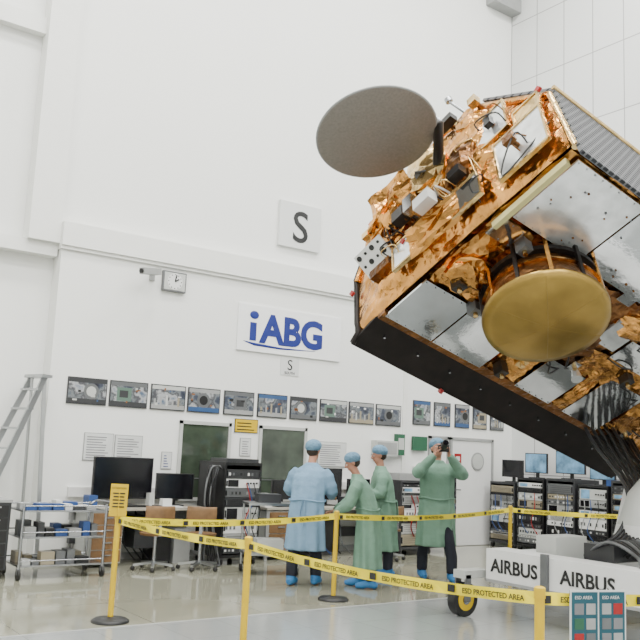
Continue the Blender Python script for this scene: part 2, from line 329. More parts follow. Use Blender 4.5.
tops=[lambda b,h:monitor(b,0,.3,h,0,.5,.32,False),lambda b,h:monitor(b,-.1,.3,h,0,.5,.36,True),lambda b,h:monitor(b,0,.3,h,0,.62,.4,True),lambda b,h:(monitor(b,0,.3,h,0,.5,.3,True),b.bx(.2,.3,.1,.3,h,h+.1,BBOX)),lambda b,h:b.bx(-.2,.2,.1,.5,h,h+.25,OFFW)]
for i in range(5):
    rack('equipment_rack',12.28,10.95-i*.66,-90,.6,.68,[1.2,1.3,1.32,1.25,1.35][i],20+i,BLACK if i%2 else DGREY,tops[i])
b=B('cable_bundle')
for k in range(14):
    x=5.9+.008*k;y=10.43+random.uniform(0,.16)
    b.tube(spline([(6.0,y,1.3),(x-.04,y,1.32),(x-.1+random.uniform(-.04,.04),y-.02,.95),(x-.06,y,.5),(x+random.uniform(-.08,.04),y-.05,.03),(x+.0,y-.1,.02)],6),.012,BLACK if k%4 else GREY,6)
b.done()
b=B('tool_cart');x0,x1,y0,y1=3.2,4.2,10.05,10.6
for x in(x0,x1):
    for y in(y0,y1):
        b.cyl((x,y,.12),(x,y,.85),.016,STEEL);b.cyl((x-.015,y,.06),(x+.015,y,.06),.06,RUB,n=16);b.bx(x-.022,x+.022,y-.015,y+.015,.06,.13,GREY)
for z in(.14,.46,.76):
    b.bx(x0,x1,y0,y1,z,z+.02,STEEL)
    b.cyl((x0,y0,z+.07),(x1,y0,z+.07),.008,STEEL);b.cyl((x0,y1,z+.07),(x1,y1,z+.07),.008,STEEL)
b.tube(spline([(x1,y0,.8),(x1+.1,y0,.86),(x1+.1,y1,.86),(x1,y1,.8)],5),.013,STEEL)
rr=random.Random(4)
for z in(.16,.48,.78):
    for row in(0,1):
        x=x0+.05
        while x<x1-.15:
            w=rr.uniform(.07,.18);h=rr.uniform(.05,.17) if z<.7 else rr.uniform(.03,.1);b.bx(x,x+w,y0+.05+.26*row,y0+.05+.26*row+rr.uniform(.12,.22),z,z+h,rr.choice([BBOX,DGREY,OFFW,LGREY,GREY,BLACK,PAPER,DGREY,PWARM]));x+=w+.02
b.done()
b=B('tool_cabinet');b.M=Mz(2.78,10.2,0);b.bx(-.32,.32,0,.5,.1,.86,DGREY)
for k in range(5):b.bx(-.29,.29,-.012,0,.12+k*.145,.25+k*.145,BLACK);b.bx(-.2,.2,-.03,-.012,.22+k*.145,.235+k*.145,ALU)
for sx in(-.27,.27):
    for sy in(.06,.44):b.cyl((sx-.015,sy,.05),(sx+.015,sy,.05),.05,RUB,n=12)
b.bx(-.33,.33,-.01,.5,.86,.89,LGREY);b.bx(-.1,.2,.1,.4,.89,.97,ALU);b.done()
b=B('step_ladder');A0=V((2.62,11.15,0));A1=V((3.62,11.3,2.42));S=V((.12,-.36,0))
for s_ in(-.5,.5):b.beam(A0+S*s_*1.15,A1+S*s_*.75,.03,.075,ALU)
for k in range(9):
    p=A0.lerp(A1,(k+.7)/9.4);b.beam(p-S*.5,p+S*.5,.08,.025,ALU)
for s_ in(-.5,.5):b.beam(A1+S*s_*.7,V((3.72,11.35,0))+S*s_,.025,.05,ALU)
b.beam(A1-S*.5,A1+S*.5,.16,.04,ALU);b.done()
def chair(x,y,ang):
    b=B('swivel_chair');b.M=Mz(x,y,ang)
    for k in range(5):
        t=k*2*math.pi/5;p=V((.27*math.cos(t),.27*math.sin(t),.07));b.beam((0,0,.1),p,.04,.03,ALU);b.ell((p.x,p.y,.03),(.03,.03,.03),RUB,nu=8,nv=6)
    b.cyl((0,0,.08),(0,0,.44),.025,STEEL);b.tube([(0,0,.44),(0,0,.47)],[.2,.21],WOOD,20)
    b.bx(-.02,.02,.17,.2,.44,.75,STEEL);b.tube(spline([(-.19,.15,.72),(0,.21,.72),(.19,.15,.72)],5),.1,WOOD,12,side=(0,0,1),flat=.14);b.done()
chair(5.02,10.35,170);chair(5.6,10.2,150);chair(8.9,10.25,190)
# ---------------------------------------------------------------- barrier
posts=[(3.26,7.52),(3.41,5.48),(5.91,7.68),(9.61,8.41),(3.66,3.0),(4.75,2.62),(12.6,7.2)]
for i,(x,y) in enumerate(posts):
    b=B('barrier_post');b.tube([(x,y,0),(x,y,.015),(x,y,.03),(x,y,.05)],[.17,.17,.15,.03],BLACK,28);b.cyl((x,y,.03),(x,y,.9),.026,YEL);b.cyl((x,y,.9),(x,y,.95),.03,YEL);b.ell((x,y,.95),(.03,.03,.012),YEL)
    b.done()
def tape(p,q,sag,nt):
    p=V((*p,.9));q=V((*q,.9));b=B('barrier_tape');n=24;pts=arc(p,q,sag,n);vs=[];fs=[]
    for i,a in enumerate(pts):
        tw=.06*math.sin(i*.9);d=(q-p).normalized();nn=V((-d.y,d.x,0));vs+= [a+V((0,0,.032))+nn*tw*.1,a-V((0,0,.032))-nn*tw*.1]
    for i in range(n):fs.append((2*i,2*i+1,2*i+3,2*i+2))
    b.add(vs,fs,YTAPE)
    d=(q-p).normalized()
    for sgn in(1,-1):
        D=d*sgn;N=D.cross(V((0,0,1)))
        for k in range(nt):
            t=(k+.2)/nt;t=t if sgn==1 else 1-t
            c=p.lerp(q,t)-V((0,0,sag*4*t*(1-t)));t2=t+.02*sgn;slope=V((D.x,D.y,(-sag*4*(t2*(1-t2)-t*(1-t)))/(.02*(q-p).length)))
            b.text('ESD PROTECTED AREA',.04,facing(c+N*.012-V((0,0,.014)),slope),BLACK,ext=.0005,bold=.0008)
            b.box(c+N*.01-D*.08,(.05,.004,.04),BLACK,Matrix.Rotation(math.atan2(D.y,D.x),3,'Z'))
    b.done()
tape(posts[0],posts[1],.03,3);tape(posts[1],posts[4],.05,4);tape(posts[4],posts[5],.015,2)
tape(posts[0],posts[2],.05,4);tape(posts[2],posts[3],.06,5);tape(posts[3],posts[6],.05,3)
D=V((.8,-.59,0))
b=B('esd_sign');c=V((3.26,7.52,1.08))+V((-.02,-.03,0));R=Matrix.Rotation(math.atan2(-.59,.8),3,'Z');b.box(c,(.16,.008,.29),YEL,R);Nn=V((-.59,-.8,0))
b.text('ATTENTION',.024,facing(c+Nn*.008+V((0,0,.1))-D*.07,D),BLACK,ext=.0005)
for k in range(5):b.box(c+Nn*.006-V((0,0,.03*k-.06)),(.11-.01*(k%2),.003,.012),BLACK,R)
b.beam(c-V((0,0,.13)),c+V((0,0,.1)),.02,.01,YEL);b.done()
d=(V((*posts[5],0))-V((*posts[4],0))).normalized();N=d.cross(V((0,0,1)));R=Matrix.Rotation(math.atan2(d.y,d.x),3,'Z')
b=B('safety_notice')
for z in(.79,.45):
    c=V((*posts[4],z))+d*.33+N*.03;b.box(c,(.34,.006,.31),PAPER,R)
    for sx in(-.083,.083):
        cc=c+d*sx;b.box(cc+N*.004,(.155,.004,.29),TEAL if z>.6 else BBOX,R)
        b.text('ESD AREA',.024,facing(cc+N*.008+V((0,0,.11))-d*.062,d),PAPER,ext=.0005)
        for r_ in range(3):
            for q in range(2):b.box(cc+N*.007+d*(-.035+.07*q)+V((0,0,.06-.075*r_)),(.055,.003,.055),[INK,LGREY,GREENB,LGREY,RED,GREY,INK][(r_*2+q+int(sx>0)*3)%7],R)
b.beam(V((*posts[4],.93))+d*.16+N*.028,V((*posts[4],.93))+d*.5+N*.028,.004,.03,BLACK);b.done()
# ---------------------------------------------------------------- satellite
U=V((.9418,-.1076,-.3184));Vv=V((.0631,-.874,.4819));Wd=V((.3302,.4739,.8163));O=V((5.4433,6.7565,2.8694))
SM=Matrix(((U.x,Vv.x,Wd.x,O.x),(U.y,Vv.y,Wd.y,O.y),(U.z,Vv.z,Wd.z,O.z),(0,0,0,1)))
SI=SM.inverted()
L=3.95
prof=[(-.05,.0),(-.05,.72),(.3,1.3),(.83,1.62),(1.5,1.74),(2.0,1.6),(2.78,.8),(2.83,0)]
def topw(v):
    p=prof[1:-1]+[(2.84,.76)]
    for i in range(len(p)-1):
        if v<=p[i+1][0]:
            t=(v-p[i][0])/(p[i+1][0]-p[i][0]);return p[i][1]*(1-t)+p[i+1][1]*t
    return .76
b=B('satellite')
n=len(prof)
vs=[(0,v,w) for v,w in prof]+[(L,v,w) for v,w in prof]
b.add(vs,[tuple(range(n)),tuple(range(2*n-1,n-1,-1))],BROWN)
for i in range(n):
    j=(i+1)%n;b.add([vs[i],vs[j],vs[n+j],vs[n+i]],[(0,1,2,3)],BPAN if i<2 else(SOLAR if i in(4,5,6,3,2) else GOLD))
def plate(p0,p1,p2,th,m):
    p0,p1,p2=V(p0),V(p1),V(p2);a=p1-p0;c=p2-p0;nn=a.cross(c).normalized()*th
    vs=[p0,p1,p1+c,p2];vs+= [x+nn for x in vs];b.add(vs,[(3,2,1,0),(4,5,6,7),(0,1,5,4),(1,2,6,5),(2,3,7,6),(3,0,4,7)],m)
plate((-.04,2.88,-.24),(L+.3,2.88,-.24),(-.04,2.8,.82),-.035,SOLAR)
plate((-.04,2.82,.81),(L+.3,2.82,.81),(-.04,2.05,1.64),-.03,SOLAR)
plate((-.05,-.07,.75),(L,-.07,.75),(-.05,.3,1.36),.03,BPAN)
plate((-.02,-.08,-.06),(L,-.08,-.06),(-.02,-.08,.74),.03,BPAN)
plate((-.02,-.16,-.10),(L+.05,-.16,-.10),(-.02,.24,-.02),.03,BPAN)
b.tube([(-.02,-.15,-.1),(-.02,-.04,-.02),(-.02,-.07,.1),(-.02,-.07,.74)],.035,BPAN,6)
b.tube([(-.02,-.16,-.08),(L,-.16,-.08)],.022,BPAN,6)
for k in range(9):b.cyl((.2+k*.45,.1,-.09),(.2+k*.45,.1,-.04),.012,STEEL,n=8)
b.bx(-.02,L,.27,.38,-.07,-.01,BROWN)
def foil(f,nx,ny,m):
    vs=[f(i/nx,j/ny) for i in range(nx+1) for j in range(ny+1)];fs=[]
    for i in range(nx):
        for j in range(ny):
            a=i*(ny+1)+j
            if (i+j)%2:fs+= [(a,a+1,a+ny+2),(a,a+ny+2,a+ny+1)]
            else:fs+= [(a,a+1,a+ny+1),(a+1,a+ny+2,a+ny+1)]
    b.add(vs,fs,m)
def nz(x,y,s,k=0):return noise.noise(V((x*s,y*s,k*7.3)))
def nadir(u0,u1,v0,v1,w,amp,m,k,nn=14):
    foil(lambda s,t:(u0+(u1-u0)*s+.03*nz(s*5,t*5,2,k+3),v0+(v1-v0)*t+.03*nz(s*5,t*5,2,k+5),w-amp*(.4+nz(u0+s*(u1-u0),v0+t*(v1-v0),3,k)+.7*abs(nz(u0+s*(u1-u0),v0+t*(v1-v0),7,k)))),int(nn*max(1,(u1-u0)/.8)),int(nn*max(1,(v1-v0)/.8)),m)
nadir(0,L,.36,2.8,-.015,.03,GOLD,1,12)
nadir(0,.9,1.02,1.98,-.05,.06,GOLD,2);nadir(1.3,2.1,1.0,1.95,-.05,.07,BROWN,3);nadir(1.35,1.75,.4,1.0,-.04,.06,GOLD,4)
nadir(2.4,3.1,1.5,2.0,-.05,.06,GOLDL,5);nadir(2.35,2.5,.4,1.1,-.05,.05,GOLD,6);nadir(3.1,3.9,.5,1.8,-.05,.08,GOLD,7)
nadir(2.0,2.8,.95,1.3,-.06,.06,GOLD,8)
def rad(u0,u1,v0,v1,m=MIRR,w=-.1):
    b.bx(u0,u1,v0,v1,w,w+.025,m)
    nu=int((u1-u0)/.1)
    for k in range(nu+1):
        for vv in(v0+.02,v1-.02):b.cyl((u0+.02+k*(u1-u0-.04)/max(1,nu),vv,w),(u0+.02+k*(u1-u0-.04)/max(1,nu),vv,w-.006),.007,GREY,n=6)
rad(.0,.6,.36,.98);rad(.62,1.28,.36,.96)
rad(.1,.95,2.02,2.78,SPKL);rad(.97,1.85,2.0,2.78,MIRR);rad(1.87,2.8,2.05,2.78,SPKL);rad(2.82,3.9,2.05,2.78,MIRR)
rad(1.78,2.3,.38,.92);rad(2.52,3.08,.38,1.08);rad(2.2,2.75,1.32,1.62,MIRR,-.13);rad(2.85,3.3,1.2,1.75,MIRR,-.13);rad(1.62,1.8,1.9,2.0,MIRR)
rad(.02,.3,1.75,1.98,MIRR,-.12);rad(1.85,2.15,1.4,1.75,SPKL,-.14)
rr=random.Random(2)
for k in range(60):
    u_=rr.uniform(.12,3.8);v_=rr.uniform(2.06,2.7);b.cyl((u_,v_,-.1),(u_,v_,-.108),rr.uniform(.008,.014),BROWN if k%3 else GREY,n=6)
b.beam((.03,1.85,-.11),(.03,2.72,-.11),.07,.05,CREAM,up=(1,0,0))
for i in range(1,7):
    p,q=prof[i],prof[i+1] if i<6 else (2.86,-.1)
    b.tube([(-.03,p[0],p[1]),(-.03,q[0],q[1])],.035,GOLD if i%2 else GOLDL,8)
b.tube([(-.05,2.84,.83),(L,2.84,.83)],.025,GOLDL,6)
def ef(s,t):
    v=-.03+2.83*s;w=-.02+t*(topw(v)+.0);k=1 if v<2 else max(.15,1-(v-2)*2.5);d=.05+k*(.12*(nz(v,w,1.6,9)+.6)+.12*abs(nz(v,w,3.4,4))+.02*abs(nz(v,w,9,4)))
    d*=min(1,6*min(s,1-s)+.1)*min(1,6*min(t,1-t)+.1);return(-d-.01,v,w)
foil(ef,44,28,GOLD)
def epan(v0,v1,w0,w1,m,u=-.14):
    b.bx(u,u+.03,v0,v1,w0,w1,m);
    for (a0,a1,c0,c1) in((v0-.02,v1+.02,w0-.02,w0),(v0-.02,v1+.02,w1,w1+.02),(v0-.02,v0,w0,w1),(v1,v1+.02,w0,w1)):b.bx(u-.012,u+.03,a0,a1,c0,c1,GOLDL)
epan(2.15,2.7,.12,.62,SPKL);epan(2.0,2.35,.72,1.12,SPKL,-.16);epan(1.55,1.95,.1,.42,MIRR,-.2);epan(.75,1.05,.12,.42,SPKL,-.2);epan(2.42,2.7,.68,.84,GOLDL,-.12)
def blob(c,r,m,k,nu=16,nv=10):
    vs=[];c=V(c)
    for i in range(nu):
        for j in range(nv+1):
            a=2*math.pi*i/nu;ph=-math.pi/2+math.pi*j/nv;d=V((math.cos(ph)*math.cos(a),math.cos(ph)*math.sin(a),math.sin(ph)));q=1+.35*noise.noise(d*2.2+V((k,0,0)))+.2*abs(noise.noise(d*5+V((k,2,0))))
            vs.append(c+V((d.x*r[0],d.y*r[1],d.z*r[2]))*q)
    fs=[(i*(nv+1)+j,((i+1)%nu)*(nv+1)+j,((i+1)%nu)*(nv+1)+j+1,i*(nv+1)+j+1) for i in range(nu) for j in range(nv)];b.add(vs,fs,m)
blob((-.12,1.2,.3),(.14,.25,.18),GOLD,1);blob((-.12,.7,.9),(.12,.3,.2),GOLD,3);blob((-.15,1.3,1.15),(.14,.3,.3),GOLDL,4)
blob((-.1,.5,.9),(.1,.2,.12),GOLDL,7);blob((-.12,1.75,.8),(.14,.2,.2),BROWN,9);blob((-.12,1.9,1.3),(.1,.2,.18),GOLD,6)
blob((.35,1.3,-.1),(.3,.2,.08),GOLD,10);blob((1.75,1.3,-.1),(.25,.2,.09),BROWN,11);blob((2.1,1.75,-.1),(.25,.15,.08),GOLD,12)
def sheet(c,a,e,m,k,nn=8):
    c,a,e=V(c),V(a),V(e);nrm=a.cross(e).normalized()
    foil(lambda s,t:tuple(c+a*(s-.5)+e*(t-.5)+nrm*.09*nz(s,t,3,k)),nn,nn,m)
sheet((-.3,.9,.95),(.1,.5,.1),(-.2,.0,.45),GOLD,31);sheet((-.28,.7,.8),(.05,.35,.2),(-.15,.1,.2),GOLD,32)
sheet((-.28,1.4,.1),(.1,.6,.1),(-.16,.1,.18),GOLD,35)
for(u_,v_,w_,a,c,e,m)in[(-.3,1.35,.5,.12,.22,.14,WHITE),(-.25,.95,.7,.12,.16,.14,BLACK),(-.25,2.4,.35,.06,.12,.1,BROWN),(-.3,1.15,.65,.1,.12,.2,STEEL),(-.2,.35,1.0,.08,.1,.08,GOLDL),(-.22,1.7,1.5,.1,.2,.08,BLACK),(-.25,2.1,1.35,.08,.1,.1,GOLDL),(-.22,2.2,.9,.06,.08,.12,BLACK),(-.25,1.75,.55,.1,.16,.1,BLACK)]:
    b.box((u_,v_,w_),(a,c,e),m);b.cyl((u_,v_,w_),(0,v_,w_),.03,BROWN,n=8)
for k in range(16):
    v0=rr.uniform(.4,2.5);w0=rr.uniform(.1,1.1);b.tube(spline([(-.1,v0,w0),(-.26,v0+rr.uniform(-.1,.1),w0+.1),(-.23,v0+rr.uniform(-.3,.3),w0+rr.uniform(-.3,.3)),(-.1,v0+rr.uniform(-.3,.3),w0+.1)],5),.008,rr.choice([BLACK,GOLDL,BLACK,BROWN]),6)
for k,(v0,w0) in enumerate([(1.6,1.68),(1.85,1.62)]):b.cyl((-.1,v0,w0),(-.25,v0-.05,w0+.12),.015,STEEL,n=8);b.cyl((-.25,v0-.05,w0+.12),(-.27,v0-.05,w0+.16),.04,STEEL,n=10)
RP=Matrix.Rotation(math.radians(-50),3,'Y')
pc=V((-.18,.5,.46));b.box(pc,(.03,.4,.42),WHITE,RP);b.box((-.08,.5,.48),(.2,.3,.3),BROWN)
for i in range(4):
    for j in range(4):
        q=pc+RP@V((-.015,-.15+i*.1,-.155+j*.105));b.cyl(q,q+RP@V((-.008,0,0)),.03 if (i+j)%2 else .016,BLACK,n=10)
for p in[(-.1,-.05,.5),(-.1,.3,1.32),(-.1,1.5,1.78),(-.1,2.72,.9),(1.2,-.16,-.12),(-.2,.9,.4),(2.4,2.0,-.14)]:
    b.box(p,(.03,.05,.06),RED,Matrix.Rotation(.5,3,'X'))
for(u_,v_,m)in[(.25,1.15,BLACK),(.6,1.0,GREY),(1.5,.75,GOLDL),(1.95,1.05,STEEL),(2.6,1.2,BLACK),(3.3,.6,STEEL),(2.1,2.0,BROWN),(1.45,.5,BLACK),(.4,1.85,GREY)]:
    b.bx(u_-.05,u_+.05,v_-.06,v_+.06,-.2,-.05,m);b.cyl((u_,v_,-.2),(u_,v_,-.24),.025,GOLDL,n=8)
for k in range(12):
    u0=rr.uniform(1.5,3.6);v0=rr.uniform(.5,1.9);b.tube(spline([(u0,v0,-.08),(u0+.1,v0+.05,-.18),(u0+.25,v0+rr.uniform(-.2,.2),-.16),(u0+.35,v0,-.08)],5),.01,BLACK,6)
b.cyl((2.05,.98,-.1),(2.05,.98,-.28),.03,SPKL,r1=.06)
c=(.9,1.57);K=.88
b.tube([(*c,-.05),(*c,-.14),(*c,-.2),(*c,-.34),(*c,-.5),(*c,-.54)],[.5,.52,.5,.54,.655*K,.66*K],BROWN,48)
b.tube([(*c,-.14),(*c,-.19)],[.56,.56],BPAN,40);b.tube([(*c,-.3),(*c,-.33)],[.56,.57],GOLD,40)
for k in range(12):
    t=k*math.pi/6+.2;b.beam((c[0]+.56*math.cos(t),c[1]+.56*math.sin(t),-.05),(c[0]+.64*K*math.cos(t),c[1]+.64*K*math.sin(t),-.5),.035,.035,BPAN if k%2 else GOLD)
q=48;vs=[(*c,-.64)]
rl=[(.2*K,-.628),(.4*K,-.607),(.57*K,-.582),(.655*K,-.56),(.668*K,-.5)]
for r_,h in rl:
    for k in range(q):
        t=2*math.pi*k/q;vs.append((c[0]+r_*math.cos(t),c[1]+r_*math.sin(t),h))
b.add(vs,[(0,1+(k+1)%q,1+k) for k in range(q)]+[(1+r_*q+k,1+r_*q+(k+1)%q,1+(r_+1)*q+(k+1)%q,1+(r_+1)*q+k) for r_ in range(4) for k in range(q)],BRASS,True)
for k in range(6):
    t=2*math.pi*k/6+.3;b.tube([(c[0]+r_*K*math.cos(t),c[1]+r_*K*math.sin(t),h-.0005) for r_,h in((0,-.64),(.2,-.628),(.4,-.607),(.57,-.582),(.655,-.56))],.0022,BRASS,5)
rt=V((.8051,-.5914,.0448));up=V((-.1264,-.0972,.9872));fw=V((.5795,.8005,.153))
S3=SI.to_3x3();dc=SI@V((5.03,6.14,4.67));nn=(S3@(rt*.12-up*.82-fw*.56)).normalized();maj=(S3@(rt*.98+up*.145)).normalized();mn=nn.cross(maj);maj=mn.cross(nn)
q=56;vs=[dc+nn*.0]
rs=[(.2,.0),(.4,-.005),(.585,-.015),(.6,-.02),(.6,-.03),(.58,-.035),(.3,-.09)]
for r_,h in rs:
    for k in range(q):t=2*math.pi*k/q;vs.append(dc+maj*math.cos(t)*r_+mn*math.sin(t)*r_+nn*h)
vs.append(dc-nn*.1)
b.add(vs,[(0,1+k,1+(k+1)%q) for k in range(q)],DISHM,True)
for r_ in range(len(rs)-1):b.add(vs,[(1+r_*q+k,1+(r_+1)*q+k,1+(r_+1)*q+(k+1)%q,1+r_*q+(k+1)%q) for k in range(q)],DISHM if r_<2 or r_>4 else LGREY,r_<2)
e=len(vs)-1;b.add(vs,[(1+(len(rs)-1)*q+k,e,1+(len(rs)-1)*q+(k+1)%q) for k in range(q)],OFFW)
sw=lambda r_,u_,f_:S3@(rt*r_+up*u_+fw*f_)
hx=dc+maj*.5-nn*.06
pB=SI@V((5.75,6.02,4.36));pC=V((-.1,1.55,.75))
RW=Matrix((S3@rt,S3@up,S3@fw)).transposed()
b.tube([hx-maj*.25,hx,hx+maj*.12,pB],[.03,.045,.05,.06],BLACK,10)
b.add([tuple(pB+sw(*p)) for p in[(-.24,.06,0),(.02,.1,0),(.14,-.36,.12),(-.04,-.42,.12),(-.24,.06,.14),(.02,.1,.14),(.14,-.36,.3),(-.04,-.42,.3)]],[(0,1,2,3),(7,6,5,4),(0,4,5,1),(1,5,6,2),(2,6,7,3),(3,7,4,0)],SOLAR)
b.tube([pB+sw(-.24,.07,-.02),pB+sw(.02,.11,-.02),pB+sw(.16,-.38,.1)],.014,DGREY,8)
RT=RW@Matrix.Rotation(math.radians(-32),3,'Z')
b.box(pB+sw(.02,-.36,.12),(.32,.2,.26),BLACK,RT);b.box(pB+sw(.1,-.2,.08),(.2,.14,.2),DGREY,RT)
b.box(pB+sw(.3,.0,.02),(.34,.17,.24),WHITE,RT);b.box(pB+sw(.42,-.2,.02),(.24,.15,.2),SPKL,RT);b.box(pB+sw(.2,.16,.04),(.2,.08,.18),WHITE,RT);b.box(pB+sw(.28,-.22,.0),(.14,.12,.14),BLACK,RT)
for k in range(4):b.box(pB+sw(.2+.07*k,.055-.045*k,-.11),(.012,.16,.01),GREY,RT)
b.cyl(pB+sw(-.02,-.42,.05),pB+sw(-.06,-.5,-.08),.06,BLACK,r1=.1);b.cyl(pB+sw(.16,-.42,.1),pB+sw(.14,-.5,.0),.04,STEEL,r1=.07)
b.beam(pB+sw(.1,-.1,.2),pC,.12,.14,BROWN);b.beam(pB+sw(.3,.1,.2),pC+V((0,.35,.3)),.04,.04,STEEL);b.beam(pB+sw(0,-.35,.2),pC+V((0,-.5,0)),.05,.06,BLACK)
for k in range(7):b.tube(spline([pB+sw(.05+.05*k,-.3,.05),pB+sw(.0+.06*k,-.5,.05),pC+V((-.15,.1*k-.5,-.1)),pC+V((0,.1*k-.4,-.2))],5),.011,[BLACK,WHITE,GOLDL][k%3],6)
b.cyl((L,1.4,.75),(L+.15,1.4,.75),.75,ALU,n=40)
b.done(mw=SM)
# ---------------------------------------------------------------- transport trolley
P=lambda u,v,w:SM@V((u,v,w))
b=B('satellite_trolley')
b.bx(6.8,7.1,4.1,6.27,.36,.69,WHITE);b.bx(6.95,10.6,4.1,4.4,.36,.66,WHITE);b.bx(6.95,10.6,5.97,6.27,.36,.66,WHITE);b.bx(10.3,10.6,4.1,6.27,.36,.69,WHITE);b.bx(8.6,8.85,4.1,6.27,.36,.66,WHITE)
b.bx(6.76,6.8,5.46,5.54,.34,.72,GREY);b.bx(6.77,6.8,4.3,4.36,.34,.72,GREY);b.bx(6.79,6.8,4.1,6.27,.36,.39,LGREY)
b.text('AIRBUS',.185,facing((6.795,6.2,.47),(0,-1,0)),BLACK,bold=.004);b.text('AIRBUS',.185,facing((6.795,5.33,.47),(0,-1,0)),BLACK,bold=.004)
for(x,y)in[(6.62,6.42),(6.75,4.0),(10.6,6.4),(10.6,4.0)]:
    b.cyl((x,y-.05,.17),(x,y+.05,.17),.17,BLACK,n=28);b.cyl((x,y-.055,.17),(x,y+.055,.17),.11,YEL,n=24);b.cyl((x,y-.06,.17),(x,y+.06,.17),.05,STEEL,n=16)
    b.bx(x-.04,x+.04,y-.08,y-.06,.15,.42,GREY);b.bx(x-.04,x+.04,y+.06,y+.08,.15,.42,GREY);b.bx(x-.06,x+.3,y-.08,y+.08,.38,.46,OFFW)
pv=P(L+.3,1.4,.75)
b.cyl(P(L+.15,1.4,.75),P(L+.32,1.4,.75),.85,OFFW,n=40);b.cyl(P(L+.32,1.4,.75),P(L+.7,1.4,.75),.35,WHITE,n=30)
for y in(4.25,6.2):
    b.beam((10.0,y,.66),(pv.x+.1,y,pv.z),.2,.25,WHITE);b.beam((9.0,y,.66),(pv.x,y,pv.z-.1),.12,.14,WHITE)
b.cyl((pv.x+.1,4.15,pv.z),(pv.x+.1,6.3,pv.z),.12,STEEL)
b.bx(7.75,8.35,5.0,5.6,.66,.74,OFFW);b.cyl((8.0,5.3,.72),(8.0,5.3,1.0),.2,WHITE,n=28);b.tube([(8.0,5.3,1.0),(8.0,5.3,1.1),(8.05,5.3,1.25),(8.25,5.25,1.45)],[.2,.16,.14,.13],OFFW,20);b.beam((8.2,5.25,1.4),(9.3,5.25,2.2),.14,.16,WHITE)
b.bx(7.2,7.7,5.7,5.95,.6,.85,OFFW);b.bx(7.1,8.6,5.0,5.1,.5,.6,WHITE)
for k in range(14):
    p0=P(3.0+.05*k,.3+.05*(k%5),-.02);b.tube(spline([p0,p0+V((-.12,-.25,-.25)),(8.0+.035*k,5.42-.02*k,1.35),(7.78+.035*k,5.35-.03*k,.95),(7.5,5.5-.06*k,.72)],7),.02,BLACK if k%5 else DGREY,6)
for k in range(12):b.tube(spline([(7.4+.12*k,5.5,.69),(7.3+.08*k,5.15,.86),(7.3,4.85-.03*k,.76),(7.0,4.6-.05*k,.7)],5),.018,BLACK if k%3 else GREY,6)
b.box((7.6,5.3,.74),(.5,.35,.16),DGREY)
b.done(bevel=.008)
